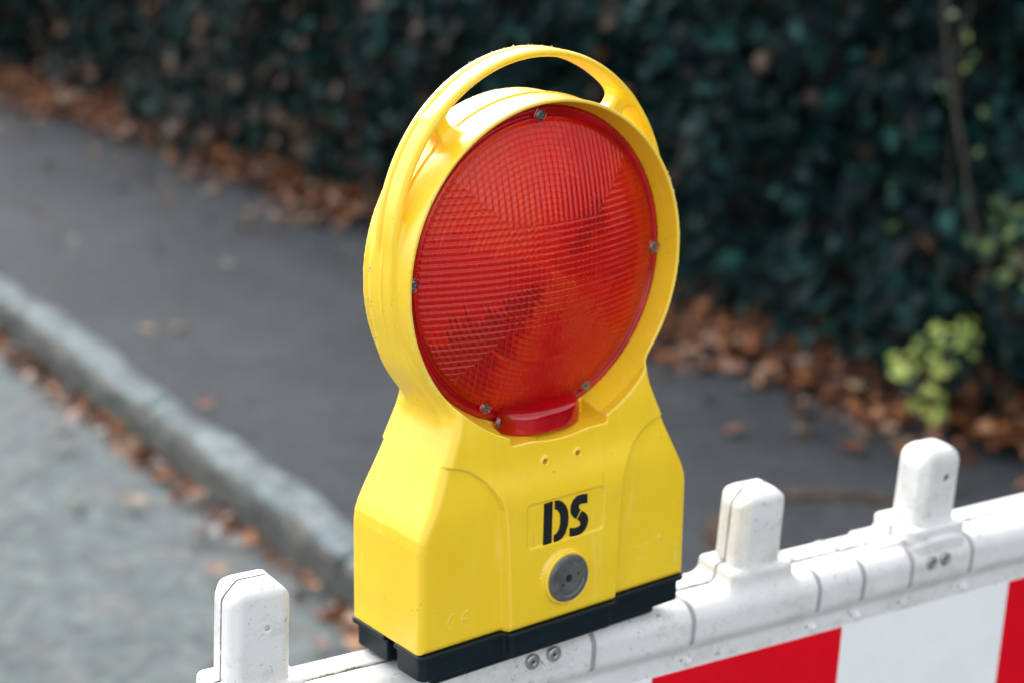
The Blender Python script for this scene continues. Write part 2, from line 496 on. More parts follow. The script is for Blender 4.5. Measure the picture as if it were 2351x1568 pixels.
# kerb: separate stones with joints, worn rounded front edge, wavy outline
bm = bmesh.new()
KW = 0.088
y = Y0
while y < Y1:
    L = 1.0; g = 0.007
    ya, yb = y + g / 2, y + L - g / 2
    dz = random.uniform(-0.003, 0.003); dx = random.uniform(-0.004, 0.004)
    near = -2 < y < 12
    ns = 24 if near else 1
    prev = None
    for i in range(ns + 1):
        yy = ya + (yb - ya) * i / ns
        wv = (0.006 * math.sin(yy * 9.3) + 0.005 * math.sin(yy * 23.1 + 1) + random.gauss(0, .002)) if near else 0
        wb = (0.010 * math.sin(yy * 5.1 + 2) + 0.006 * math.sin(yy * 17.0)) if near else 0
        prof = [(0.0, -0.01), (0.0 + wv * .3, 0.066), (0.003 + wv, 0.082), (0.014 + wv, 0.096 + random.gauss(0, .001)), (0.030 + wv, 0.102), (KW - .012 + wb, 0.105), (KW + .002 + wb, 0.103), (KW + .03, 0.06), (KW + .03, -0.01)]
        row = [bm.verts.new((kerb_x(yy, px_ + dx), yy, pz + dz)) for px_, pz in prof]
        if prev:
            for k in range(len(prof) - 1):
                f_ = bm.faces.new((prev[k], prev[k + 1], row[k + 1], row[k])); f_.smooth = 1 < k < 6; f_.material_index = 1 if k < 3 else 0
        else:
            bm.faces.new(row[::-1])
        prev = row
    bm.faces.new(prev)
    y += L
bmesh.ops.recalc_face_normals(bm, faces=bm.faces)
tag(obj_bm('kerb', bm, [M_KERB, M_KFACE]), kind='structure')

# bank of soil behind the pavement that carries the hedge
bm = bmesh.new()
prism(bm, [(2.754, Y0), (12, Y0), (12, Y1), (2.754, Y1)], -0.01, 0.13)
tag(obj_bm('soil', bm, M_SOIL), kind='structure')

# ------------------------------------------------------------------ leaves
def leaf_shape(kind):
    """outline in leaf plane, unit length about 1, stalk at origin, tip +Y"""
    if kind == 'ivy':
        P = [(0, 0), (.22, -.08), (.42, .06), (.50, .28), (.30, .44), (.24, .66), (0, 1.0), (-.24, .66), (-.30, .44), (-.50, .28), (-.42, .06), (-.22, -.08)]
    elif kind == 'maple':
        P = [(0, 0), (.16, .04), (.44, -.02), (.38, .22), (.62, .46), (.34, .50), (.26, .76), (.12, .74), (0, 1.0), (-.12, .74), (-.26, .76), (-.34, .50), (-.62, .46), (-.38, .22), (-.44, -.02), (-.16, .04)]
    else:
        P = [(0, 0), (.16, .12), (.27, .32), (.29, .52), (.22, .74), (.10, .90), (0, 1.0), (-.10, .90), (-.22, .74), (-.29, .52), (-.27, .32), (-.16, .12)]
    return np.array(P, float)

def leaf_cloud(kind, pos, normal, size, curl, spin):
    """many leaves as one triangle soup: fan round an inner vertex; each leaf its own island"""
    P = leaf_shape(kind); k = len(P)
    n = len(pos)
    base = np.vstack([[0, 0.40], P])                      # centre + outline
    r2 = (base[:, 0] ** 2) + (base[:, 1] - 0.4) ** 2
    fold = np.abs(base[:, 0])
    X = np.repeat(base[None, :, 0], n, 0); Y = np.repeat(base[None, :, 1] - 0.4, n, 0)
    X = X * (1 + 0.12 * rng.standard_normal((n, 1))); 
    Z = curl[:, None] * r2[None, :] * 1.1 + (0.35 * rng.random((n, 1))) * fold[None, :] + 0.04 * rng.standard_normal((n, k + 1))
    X, Y, Z = X * size[:, None], Y * size[:, None], Z * size[:, None]
    nrm = normal / np.linalg.norm(normal, axis=1, keepdims=True)
    up = np.where(np.abs(nrm[:, 2:3]) > 0.95, np.array([[1.0, 0, 0]]), np.array([[0, 0, 1.0]]))
    t = np.cross(up, nrm); t /= np.linalg.norm(t, axis=1, keepdims=True)
    b = np.cross(nrm, t)
    c, s = np.cos(spin)[:, None], np.sin(spin)[:, None]
    t2, b2 = t * c + b * s, -t * s + b * c
    V = pos[:, None, :] + X[..., None] * t2[:, None, :] + Y[..., None] * b2[:, None, :] + Z[..., None] * nrm[:, None, :]
    tri = np.array([[0, 1 + i, 1 + (i + 1) % k] for i in range(k)])
    F = (tri[None] + (np.arange(n) * (k + 1))[:, None, None]).reshape(-1, 3)
    return V.reshape(-1, 3), F

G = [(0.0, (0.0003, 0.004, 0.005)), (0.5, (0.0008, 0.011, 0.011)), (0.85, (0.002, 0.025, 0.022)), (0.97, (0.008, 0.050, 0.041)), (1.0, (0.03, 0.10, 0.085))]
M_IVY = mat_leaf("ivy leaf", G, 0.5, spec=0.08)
M_BROWN = mat_leaf("dead leaf", [(0.0, (0.028, 0.011, 0.007)), (0.35, (0.085, 0.026, 0.011)), (0.65, (0.20, 0.068, 0.022)), (0.90, (0.31, 0.13, 0.05)), (1.0, (0.42, 0.31, 0.24))], 0.6, spec=0.25)
M_HBROWN = mat_leaf("dead leaf in hedge", [(0.0, (0.030, 0.018, 0.012)), (0.6, (0.085, 0.042, 0.022)), (1.0, (0.20, 0.085, 0.035))], 0.6)
M_LIME = mat_leaf("yellow green leaf", [(0.0, (0.14, 0.22, 0.04)), (0.5, (0.30, 0.40, 0.07)), (1.0, (0.46, 0.50, 0.12))], 0.5)
M_DIM = mat_leaf("green shoot leaf", [(0.0, (0.012, 0.05, 0.016)), (0.6, (0.05, 0.10, 0.02)), (1.0, (0.20, 0.25, 0.05))], 0.5)
M_BARK = mat_simple("bark", (0.045, 0.040, 0.032), 0.8, 0, 0.35, 60, 0.6)
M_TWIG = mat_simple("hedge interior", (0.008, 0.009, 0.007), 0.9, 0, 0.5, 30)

HEDGE_X = 2.72
def hedge_face(y, z):
    """bumpy front surface of the hedge"""
    return (HEDGE_X + 0.05 * np.sin(y * 2.1 + 0.5) + 0.035 * np.sin(y * 5.3 + z * 4.0) + 0.04 * np.sin(z * 6.1 + y * 1.7)
            + 0.10 * (z - 0.1) * 0.25)

hedge = empty('ivy_hedge', (2.9, 3.0, 0.13))
tag(hedge, 'tall dark green ivy hedge mixed with brown dead leaves behind the pavement', 'hedge')
def to_local(o, root):
    o.parent = root
    o.matrix_parent_inverse = Matrix.Identity(4)
    o.data.transform(root.matrix_world.inverted())

bpy.context.view_layer.update()
# dark twiggy core
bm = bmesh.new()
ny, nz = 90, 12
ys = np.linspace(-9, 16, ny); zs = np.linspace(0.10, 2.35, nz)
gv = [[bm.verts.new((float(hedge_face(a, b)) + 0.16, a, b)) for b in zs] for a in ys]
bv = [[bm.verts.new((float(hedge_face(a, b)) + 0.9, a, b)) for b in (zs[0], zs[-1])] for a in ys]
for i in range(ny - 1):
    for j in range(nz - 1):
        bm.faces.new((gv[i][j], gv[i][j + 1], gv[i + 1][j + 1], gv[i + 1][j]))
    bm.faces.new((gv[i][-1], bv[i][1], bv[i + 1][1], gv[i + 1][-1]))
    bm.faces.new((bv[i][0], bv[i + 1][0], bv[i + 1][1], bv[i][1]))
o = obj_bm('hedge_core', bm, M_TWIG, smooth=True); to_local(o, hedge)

def hedge_leaves(n, y0, y1, z0, z1, dmin, dmax, smin_, smax_, kind='ivy', zpow=1.0):
    y = rng.uniform(y0, y1, n); z = z0 + (z1 - z0) * rng.random(n) ** zpow
    # clumps: push leaves in or out in patches so that dark gaps open up
    cl = np.sin(y * 9.1 + 2 * np.sin(z * 7)) * np.sin(z * 11.3 + 2 * np.sin(y * 5.1))
    d = rng.uniform(dmin, dmax, n) + 0.05 * cl
    pos = np.stack([hedge_face(y, z) + d, y, z], 1)
    nr = np.stack([-1.0 + 0 * y, rng.normal(0, .55, n) - 0.1, rng.normal(0.45, .5, n)], 1)
    return leaf_cloud(kind, pos, nr, rng.uniform(smin_, smax_, n), rng.normal(0, .3, n), rng.normal(math.pi, .9, n))

V, F = hedge_leaves(23000, 0.4, 9.5, 0.12, 1.9, -0.07, 0.16, 0.026, 0.062)
V2, F2 = hedge_leaves(6000, -8, 16, 0.12, 2.35, -0.05, 0.14, 0.05, 0.10)
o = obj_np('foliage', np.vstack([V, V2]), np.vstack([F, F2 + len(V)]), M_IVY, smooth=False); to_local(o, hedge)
# brown leaves caught in the hedge: most at the foot and towards the far end
y = np.concatenate([rng.uniform(4.0, 9.5, 1300), rng.uniform(0.8, 9.5, 200)]); n = len(y)
z = 0.12 + 1.3 * rng.random(n) ** 1.7
pos = np.stack([hedge_face(y, z) + rng.uniform(-.06, .08, n), y, z], 1)
nr = np.stack([-1 + 0 * y, rng.normal(0, .6, n), rng.normal(.5, .6, n)], 1)
V, F = leaf_cloud('maple', pos, nr, rng.uniform(.03, .07, n), rng.normal(0, .5, n), rng.uniform(0, 6.28, n))
o = obj_np('dead_foliage', V, F, M_HBROWN, smooth=False); to_local(o, hedge)

def tube(bm, pts, radii, seg=8):
    rings = []
    for i, p in enumerate(pts):
        p = Vector(p)
        t = (Vector(pts[min(i + 1, len(pts) - 1)]) - Vector(pts[max(i - 1, 0)])).normalized()
        a = t.orthogonal().normalized(); b = t.cross(a)
        if rings and False: pass
        if i == 0: ref = a
        else:
            ref = (ref - t * ref.dot(t)).normalized()
        a = ref; b = t.cross(a)
        r = radii[i] if hasattr(radii, '__len__') else radii
        rings.append([bm.verts.new(p + (a * math.cos(2 * math.pi * k / seg) + b * math.sin(2 * math.pi * k / seg)) * r) for k in range(seg)])
    for i in range(len(rings) - 1):
        for k in range(seg):
            bm.faces.new((rings[i][k], rings[i][(k + 1) % seg], rings[i + 1][(k + 1) % seg], rings[i + 1][k]))
    bm.faces.new(rings[0][::-1]); bm.faces.new(rings[-1])

# climbing stem hanging down the hedge face and a broken twig
bm = bmesh.new()
sp = [(2.60, 1.93, 1.30), (2.575, 1.885, 1.02), (2.57, 1.86, 0.90), (2.565, 1.80, 0.74), (2.56, 1.765, 0.62), (2.58, 1.72, 0.50), (2.62, 1.70, 0.38)]
tube(bm, sp, [.0055, .0055, .005, .005, .0045, .004, .003])
tube(bm, [(2.58, 1.865, 0.92), (2.55, 1.82, 0.97), (2.54, 1.79, 1.06)], [.003, .003, .002], 6)
o = obj_bm('stem', bm, M_BARK, smooth=True); to_local(o, hedge)
bm = bmesh.new()
tube(bm, [(2.66, 2.77, 0.50), (2.60, 2.72, 0.56), (2.60, 2.69, 0.66)], [.007, .006, .003], 6)
o = obj_bm('twig', bm, M_BARK, smooth=True); to_local(o, hedge)

# ------------------------------------------------------------------ bright shoots in front of the hedge
def shoot(name, loc, stem_pts, leaves, label, cat, size, mat=None):
    root = empty(name, loc); bpy.context.view_layer.update()
    bm = bmesh.new()
    for pts in stem_pts: tube(bm, pts, np.linspace(.004, .002, len(pts)), 6)
    so = obj_bm('stem', bm, M_BARK, smooth=True); to_local(so, root)
    pos = np.array(leaves, float); n = len(pos)
    nr = np.stack([rng.normal(-.6, .3, n), rng.normal(-.5, .3, n), rng.normal(.7, .3, n)], 1)
    V, F = leaf_cloud('oval', pos, nr, rng.uniform(size * .7, size * 1.25, n), rng.normal(0, .3, n), rng.normal(0, 1.2, n))
    lo = obj_np('leaves', V, F, mat or M_LIME, smooth=False); to_local(lo, root)
    tag(root, label, cat); return root

def jit(c, n, s): return [tuple(np.array(c) + rng.normal(0, 1, 3) * np.array(s)) for _ in range(n)]
Lv = jit((2.55, 1.81, 0.26), 20, (.03, .020, .034)) + jit((2.52, 1.80, 0.19), 15, (.03, .013, .030)) + jit((2.56, 1.785, 0.335), 15, (.03, .020, .020)) + jit((2.55, 1.895, 0.24), 18, (.03, .024, .018))
shoot('seedling', (2.58, 1.82, 0.10), [[(2.58, 1.82, 0.10), (2.57, 1.81, 0.22), (2.56, 1.79, 0.34)], [(2.57, 1.82, 0.18), (2.56, 1.86, 0.21), (2.55, 1.90, 0.24)]],
      Lv, 'lime green seedling growing out of the brown leaves at the foot of the hedge', 'seedling', .029)
Lv = (jit((2.55, 1.66, 0.60), 16, (.02, .035, .022)) + jit((2.55, 1.70, 0.55), 7, (.02, .015, .015)) + jit((2.55, 1.66, 0.50), 8, (.02, .03, .02)))
shoot('hedge_shoot', (2.62, 1.66, 0.13), [[(2.62, 1.66, 0.13), (2.60, 1.68, 0.40), (2.56, 1.66, 0.62)]],
      Lv, 'yellow green leafy shoot against the hedge beside the bare hanging stem', 'plant', .032, M_DIM)
Lv = (jit((2.56, 1.835, 1.0), 4, (.01, .012, .02)) + jit((2.56, 1.80, 0.93), 3, (.01, .012, .02)) + jit((2.56, 1.86, .86), 2, (.01, .01, .01)) + jit((2.56, 1.79, 0.80), 3, (.01, .03, .05))
      + jit((2.57, 1.99, 0.545), 2, (.004, .004, .008)) + jit((2.57, 2.00, 0.62), 1, (.004, .004, .008)))
shoot('creeper', (2.62, 1.84, 0.13), [[(2.62, 1.84, 0.13), (2.66, 1.92, 0.5), (2.57, 1.835, 0.8), (2.56, 1.83, 1.02)]],
      Lv, 'thin creeper with few lime green leaves high on the hedge, top right', 'plant', .024, M_DIM)

# ------------------------------------------------------------------ fallen leaves
def litter(n, yf, xf, zf, size, mat, name, label):
    y = yf(n); x = xf(y, n); z = zf(x, n)
    pos = np.stack([x, y, z], 1)
    nr = np.stack([rng.normal(-.15, .4, n), rng.normal(-.1, .4, n), np.ones(n)], 1)
    V, F = leaf_cloud('maple', pos, nr, rng.uniform(size[0], size[1], n), rng.normal(.1, .45, n), rng.uniform(0, 6.28, n))
    o = obj_np(name, V, F, mat, smooth=False)
    return tag(o, label, 'leaf litter', kind='stuff')
def yd(n): return np.where(rng.random(n) < .75, rng.uniform(.6, 9.5, n), rng.uniform(-6, 12, n))
def xd(y, n):
    wid = 0.14 + .05 * np.sin(y * 3.1) + .04 * np.sin(y * 7.7) + .085 * sstep((3.9 - y) / 1.2)
    return 2.72 - np.abs(rng.normal(0, 1, n)) * wid * 0.62 + rng.uniform(0, .12, n)
litter(12500, yd, xd, lambda x, n: .108 + np.clip((x - 2.45) * .22, 0, .08) + rng.uniform(0, .03, n), (.018, .046), M_BROWN,
       'leaf_litter', 'brown and orange fallen leaves heaped along the foot of the hedge')
def gy(n):
    c = rng.uniform(1.5, 6.0, 26)
    return np.concatenate([rng.choice(c, n // 2) + rng.normal(0, .07, n // 2), rng.uniform(1.2, 8, n - n // 2)])
litter(560, gy, lambda y, n: kerb_x(y) - .008 - np.abs(rng.normal(0, .030, n)), lambda x, n: .005 + rng.uniform(0, .014, n), (.016, .042), M_BROWN,
       'gutter_litter', 'brown leaves and crumbs collected in the gutter below the kerb')

# single leaves lying about: one mesh per look, copied
leaf_src = []
for i, (kind, mat) in enumerate((('maple', M_BROWN), ('oval', M_BROWN), ('maple', M_BROWN))):
    V, F = leaf_cloud(kind, np.zeros((1, 3)), np.array([[0, 0, 1.0]]), np.array([1.0]), np.array([.35 - .25 * i]), np.array([0.0]))
    me_o = obj_np('fallen_leaf', V, F, mat, smooth=True)
    leaf_src.append(me_o.data); bpy.data.objects.remove(me_o)
LEAF_TONES = []
for nm, c in (('rust leaf', (.15, .042, .018)), ('tan leaf', (.26, .17, .10)), ('pale leaf', (.32, .29, .27)), ('dark leaf', (.045, .024, .020)), ('amber leaf', (.26, .10, .025))):
    LEAF_TONES.append(mat_simple(nm, c, .5, 0, .3, 6))
def place_leaf(x, y, z, size, tone, label, group, mesh=None):
    me = (leaf_src[mesh if mesh is not None else random.randrange(3)]).copy()
    me.materials.clear(); me.materials.append(LEAF_TONES[tone])
    o = link(bpy.data.objects.new('fallen_leaf', me))
    o.location = (x, y, z + .12 * size); o.scale = (size,) * 3
    o.rotation_euler = (random.gauss(0, .25), random.gauss(0, .25), random.uniform(0, 6.28))
    return tag(o, label, 'leaf', group)
PZ = .102
place_leaf(1.50, 3.52, PZ, .045, 1, 'tan leaf alone on the pavement, left one of a close pair', 'leaves on the pavement')
place_leaf(1.57, 3.49, PZ, .045, 1, 'tan leaf alone on the pavement, right one of a close pair', 'leaves on the pavement')
place_leaf(1.33, 2.91, .106, .040, 0, 'orange leaf lying where the pavement meets the kerb stones', 'leaves on the pavement')
place_leaf(2.32, 1.84, PZ, .070, 0, 'rust coloured leaf on dark pavement above the right white post', 'leaves on the pavement')
place_leaf(2.21, 5.09, PZ, .055, 2, 'pale grey leaf on the far pavement near the hedge', 'leaves on the pavement')
for (x, y, t, s, lb) in ((2.55, 2.25, 2, .085, 'large pale leaf on top of the brown litter, left of the seedling'), (2.53, 2.02, 1, .07, 'tan leaf sticking up in front of the seedling'),
                      (2.60, 1.84, 2, .055, 'pale leaf in the litter below the seedling'), (2.60, 1.68, 4, .06, 'amber leaf in the litter above the right post'), (2.40, 2.29, 0, .055, 'rust leaf at the front edge of the litter behind the lamp')):
    place_leaf(x, y, .15, s, t, lb, 'large leaves on the litter')
for (x, y, t, s) in ((1.83, 5.09, 3, .05), (1.83, 4.92, 3, .055), (1.92, 4.28, 3, .05), (2.0, 4.0, 3, .04), (1.75, 4.5, 3, .04), (2.02, 2.9, 3, .04), (1.75, 2.5, 3, .035), (2.05, 3.3, 3, .04)):
    place_leaf(x, y, PZ, s, t, 'small dark brown leaf lying flat on the open pavement', 'dark leaves on the open pavement')
for i in range(46):
    y_ = random.uniform(1.2, 6.5); x_ = 2.47 - abs(random.gauss(0, .13))
    place_leaf(x_, y_, PZ, random.uniform(.03, .06), random.choice((0, 0, 1, 2, 3, 4)), 'fallen leaf strayed from the litter onto the pavement edge', 'leaves strayed from the hedge litter')
for i in range(60):
    y_ = random.uniform(1.5, 5.5); x_ = kerb_x(y_) - .02 - abs(random.gauss(0, .055))
    place_leaf(x_, y_, .006 + random.uniform(0, .02), random.uniform(.03, .058), random.choice((0, 0, 1, 3, 3, 4, 2)), 'curled autumn leaf lying in the gutter against the kerb', 'leaves in the gutter')
for (x, y, t, s) in ((.93, 2.75, 2, .05), (.80, 1.9, 3, .04), (.55, 1.55, 0, .04), (.62, 1.5, 3, .05), (.98, 3.9, 2, .05), (.9, 3.2, 1, .04)):
    place_leaf(x, y, .003, s, t, 'single fallen leaf lying out on the grey road', 'leaves on the road')

# ring of dirt and crumbs round an old patch in the pavement
ang = rng.uniform(0.15, 3.0, 900)
arc_c, arc_r = np.array([1.93, 1.50]), .245
rr_ = arc_r + rng.normal(0, .014, 900)
px_ = arc_c[0] - rr_ * np.cos(ang); py_ = arc_c[1] + rr_ * np.sin(ang)
V, F = leaf_cloud('oval', np.stack([px_, py_, np.full(900, PZ) + rng.uniform(.001, .006, 900)], 1),
                  np.stack([rng.normal(0, .3, 900), rng.normal(0, .3, 900), np.ones(900)], 1), rng.uniform(.004, .016, 900), rng.normal(0, .4, 900), rng.uniform(0, 6.3, 900))
tag(obj_np('debris', V, F, M_HBROWN, smooth=False), 'arc of brown crumbs lying in a worn joint of the pavement', 'debris', kind='stuff')

# ================================================================== WARNING LAMP
lamp = empty('warning_lamp', (0, 0, BASE_Z))
tag(lamp, 'yellow construction warning lamp with round red lens standing on the white barrier', 'warning lamp')
ZC = 206.2
PROF = [(0, 99.5), (66, 99.2), (71, 97.6), (76, 95), (91, 87.6), (105, 81.5), (120, 75), (126, 72.6), (132, 71.0), (138, 70.4), (143, 70.8), (149, 73.0), (157, 78), (166, 84.0), (176, 89.5)]
OUT = [(w, z) for z, w in PROF] + [(0, 200)] + [(-w, z) for z, w in PROF[::-1]]
YZ = [0, 78, 86, 94, 100, 118, 132, 142, 152, 162, 170, 400]
YCOL = [-5, -5, -3.8, -.6, 1.4, 2.8, 5.0, 7.5, 10.0, 12.0, 13.0, 13.0]
YPAN = [0, .0, .8, 2.0, 3.0, 5.0, 6.5, 9.0, 11.0, 12.5, 13.5, 13.5]
XC_Z = [-30, 0, 54, 77, 83, 89, 95, 99, 103, 106, 108, 109]
XC_X = [39, 40, 42, 44, 46, 49.5, 54, 58.5, 64, 71, 79, 110]

def smooth_table(zs, vs, w, lo=-40, hi=420):
    t = np.arange(lo, hi, 1.0); v = np.interp(t, zs, vs); k = np.ones(w) / w
    for _ in range(2): v = np.convolve(np.pad(v, w, mode='edge'), k, 'same')[w:-w]
    return t, v
TC, VC = smooth_table(YZ, YCOL, 13)
TP, VP = smooth_table(YZ, YPAN, 13)
tz, tw = smooth_table([z for z, w in PROF], [w for z, w in PROF], 9)
OUT = [(float(np.interp(z, tz, tw)), float(z)) for z in [0, 30] + list(range(56, 178, 6))]
OUT = OUT + [(0, 200)] + [(-w, z) for w, z in OUT[::-1]]

def f_housing(x, y, z):
    ax = np.abs(x)
    u = 35.5 - np.abs(y - 35.5)
    rC = np.hypot(x, z - ZC)
    prof = poly2(x, z, OUT)
    yc = np.interp(z, TC, VC).astype(np.float32); yp = np.interp(z, TP, VP).astype(np.float32)
    xc = np.interp(z, XC_Z, XC_X).astype(np.float32)
    m = sstep((ax - xc + 1.0) / 3.4)
    yf = yc + (yp - yc) * m
    # recessed name field and boss round the knob
    lab = rrect(ax - 28.6, np.abs(z - 63) - 13.4, 3.0)
    yf = yf + 0.8 * sstep(0.5 - lab / 1.3)
    body = smax(prof, (yf - u) * 0.9, 5.0)
    boss = np.maximum(np.hypot(x, z - 26.2) - 16.6, -7.6 - u); boss = smax(boss, np.hypot(x, z - 26.2) - 16.6, 1.2)
    body = smin(body, np.where(y < 35, boss, 50), 1.6)
    for hx in (-12.0, 12.0):
        rh = np.hypot(x - hx, z - 98.6)
        body = smin(body, np.maximum(rh - 3.0, 0.2 - u), 0.8)
        body = np.maximum(body, -np.maximum(rh - 1.7, u - 8))
    body = np.maximum(body, -z)
    # drum, flange, seam rib
    drum = np.maximum(rC - 97.6, 13.0 - u)
    fl = smax(rC - 99.6, np.abs(y - 38.5) - 12.5, 4.0)
    fl = smax(fl, (z - 252) * 0.7, 9.0)
    rib = np.maximum(rC - 98.5, np.abs(y - 36.5) - 0.7)
    # handle ring
    def ell(a, b):
        gx, gz = x / (a * a), (z - 225) / (b * b)
        q = np.sqrt(np.maximum(x * gx + (z - 225) * gz, 1e-6))
        return (q - 1) * q / np.maximum(np.sqrt(gx * gx + gz * gz), 1e-5)
    eo, ei = ell(98.0, 104.4), ell(93.8, 100.0)
    ring = smax(smax(eo, -ei, 2.5), np.abs(y - 36.5) - 10.2, 3.5)
    gro = np.hypot(eo - 0.1, (y - 39.5) * 0.8) - 1.0
    ring = smax(ring, -gro, 0.8)
    ring = np.maximum(ring, 214 - z)
    # webs joining drum and handle
    wx, wz = (ax - 60.5), (z - 288.5)
    dr = wx * 0.560 + wz * 0.828; tg = wx * 0.828 - wz * 0.560
    web = rbox(np.abs(dr) - 10, np.abs(tg) - 4.6, np.abs(y - 36.5) - 5.5, 1.5)
    dd = smin(drum, body, 5.0)
    dd = smin(dd, fl, 2.0 + 9.0 * sstep((182 - z) / 25.0))
    rib2 = np.maximum(np.maximum(rC - 100.1, np.abs(y - 37.0) - 0.5), z - 246)
    dd = smin(dd, rib2, 0.8)
    dd = np.minimum(dd, rib)
    d = smin(smin(dd, web, 8.0), ring, 1.5) 
    d = smin(d, smin(ring, web, 7.0), 0.5)
    # hollow that takes the lens, notch under it, lens pocket
    hol = np.maximum(rC - (92.7 + 3.0 * np.clip((27 - y) / 14, 0, 1.2)), y - 27.5)
    no = np.maximum(rrect(ax - 35.5, np.abs(z - 142) - 30.0, 1.5), y - 27.0)
    no = np.maximum(no, y - 27.5)
    cut = smin(hol, no, 0.6)
    cut = np.minimum(cut, np.maximum(rC - 87.2, y - 42))
    d = smax(d, -cut, 0.7)
    return d.astype(np.float32)
housing = sdf_obj('housing', f_housing, (-104, -9, -1), (104, 78, 332), 0.8, M_YEL, lamp)

# --- rubber base
def f_base(x, y, z):
    ax = np.abs(x); u = 35.5 - np.abs(y - 35.5)
    def sec(o):
        a = rrect(ax - (99.4 + o), -(u + o), 4.5)
        b = rrect(ax - (40.0 + o), np.abs(y - 35.5) - (40.6 + o), 3.0)
        return smin(a, b, 2.5)
    skirt = np.maximum(sec(-1.6), np.maximum(z + 1.5, -z - 17.2))
    skirt = smax(skirt, -z - 17.2, 1.2)
    lip = smax(sec(0.9), np.abs(z + 1.6) - 1.6, 0.9)
    d = np.minimum(skirt, lip)
    ch = np.maximum(np.maximum(91.5 - ax, np.abs(y - 31) - 5.0), z + 0.6)
    d = smax(d, -ch, 0.8)
    core = rbox(ax - 85, np.abs(y - 35.5) - 26, np.abs(z + 14) - 12, 3)
    return np.minimum(d, core).astype(np.float32)
sdf_obj('rubber_base', f_base, (-103, -8, -28), (103, 79, 1.5), 0.8, M_RUB, lamp)

# --- lens
def dome_h(r): return 19.0 * (1 - (np.minimum(r, 85) / 85) ** 2)
def lens_height(x, z):
    """protrusion towards the viewer (mm) of the lens face at radius etc."""
    r = np.hypot(x, z)
    dome = dome_h(r) + 1.8 * sstep((87.0 - r) / 1.6)
    p = 3.8
    def cyl(t):
        s = (np.mod(t / p + 0.5, 1) - 0.5) * 2
        return np.sqrt(np.maximum(1 - 0.82 * s * s, 0)) - 0.42
    vert, hor = cyl(x), cyl(z)
    side = (np.abs(x) * 0.95 > np.abs(z)) 
    cen = (np.abs(x) < 36) & (np.abs(z) < 29)
    h = np.where(side, hor, vert)
    h = np.where(cen, 0.75 * hor + 0.30 * vert, h)
    return dome + 1.5 * h * sstep((84.8 - r) / 1.5)
N = 520
g = np.linspace(-93, 93, N)
X, Z = np.meshgrid(g, g, indexing='ij')
r = np.hypot(X, Z)
ok = r <= 92.6
Yl = 27.0 - lens_height(X, Z)
Yl += 1.6 * sstep((91.0 - r) / 1.0) * -1 * (r < 92) * sstep((r - 87.5) / .8) * 0.9
vid = np.cumsum(ok.ravel()).reshape(N, N) - 1
V = np.stack([X[ok], Yl[ok], Z[ok] + ZC], 1) / 1000
q = ok[:-1, :-1] & ok[1:, :-1] & ok[:-1, 1:] & ok[1:, 1:]
I, J = np.nonzero(q)
F = np.stack([vid[I, J], vid[I + 1, J], vid[I + 1, J + 1], vid[I, J + 1]], 1)
rf_ = np.hypot(X[:-1, :-1][q], Z[:-1, :-1][q])
xm, zm = (X[:-1, :-1][q] + g[1] * 0 + (g[1] - g[0]) / 2), (Z[:-1, :-1][q] + (g[1] - g[0]) / 2)
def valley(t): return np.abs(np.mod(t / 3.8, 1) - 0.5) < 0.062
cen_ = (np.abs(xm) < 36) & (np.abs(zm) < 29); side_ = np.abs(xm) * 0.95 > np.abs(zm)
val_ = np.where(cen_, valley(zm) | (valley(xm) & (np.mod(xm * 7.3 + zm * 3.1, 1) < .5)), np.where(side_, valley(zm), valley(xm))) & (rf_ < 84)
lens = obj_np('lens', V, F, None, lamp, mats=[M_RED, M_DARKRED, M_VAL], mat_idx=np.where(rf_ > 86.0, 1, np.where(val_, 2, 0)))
# inner reflector: shallow stepped dish with concentric fresnel rings behind the lens
na = 220
rs, ysr = [], []
rr = 0.0; pitch = 3.2
while rr < 84:
    b = 32.5 - float(dome_h(rr))
    rs += [rr + .02, rr + pitch * .70, rr + pitch]
    ysr += [b + 0.0, b - 1.1, b + 0.0]
    rr += pitch
rs, ysr = np.array(rs), np.array(ysr)
A = np.linspace(0, 2 * math.pi, na, endpoint=False)
V = np.stack([(rs[:, None] * np.cos(A)).ravel(), np.repeat(ysr, na), (rs[:, None] * np.sin(A)).ravel() + ZC], 1) / 1000
ii, jj = np.meshgrid(np.arange(len(rs) - 1), np.arange(na), indexing='ij')
F = np.stack([ii * na + jj, ii * na + (jj + 1) % na, (ii + 1) * na + (jj + 1) % na, (ii + 1) * na + jj], -1).reshape(-1, 4)
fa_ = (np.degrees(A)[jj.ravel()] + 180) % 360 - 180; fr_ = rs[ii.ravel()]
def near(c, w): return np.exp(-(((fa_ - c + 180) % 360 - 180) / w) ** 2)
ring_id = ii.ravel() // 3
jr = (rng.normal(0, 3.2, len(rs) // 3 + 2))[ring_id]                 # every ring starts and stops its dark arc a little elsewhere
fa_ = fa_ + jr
dk = 1.0 * near(-137, 17) * sstep((fr_ - 5) / 12) + 0.9 * near(34, 13) * sstep((fr_ - 10) / 8) * sstep((56 - fr_) / 8)  # wedges where the dish is painted dark, imitating dim reflections
br = near(-106, 11) * sstep((fr_ - 8) / 10) + near(-55, 22) + near(128, 34) * sstep((fr_ - 12) / 20) + 0.9 * near(-70, 60) * sstep((26 - fr_) / 10)  # wedges painted bright, imitating reflected light
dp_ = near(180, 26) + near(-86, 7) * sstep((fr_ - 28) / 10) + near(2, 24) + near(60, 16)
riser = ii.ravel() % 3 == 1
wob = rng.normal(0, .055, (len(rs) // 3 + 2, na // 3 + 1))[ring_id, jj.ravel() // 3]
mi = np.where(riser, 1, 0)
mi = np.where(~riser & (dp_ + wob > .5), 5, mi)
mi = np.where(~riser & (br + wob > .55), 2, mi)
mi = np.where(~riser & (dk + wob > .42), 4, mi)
mi = np.where(riser & (dk + wob > .22), 3, mi)
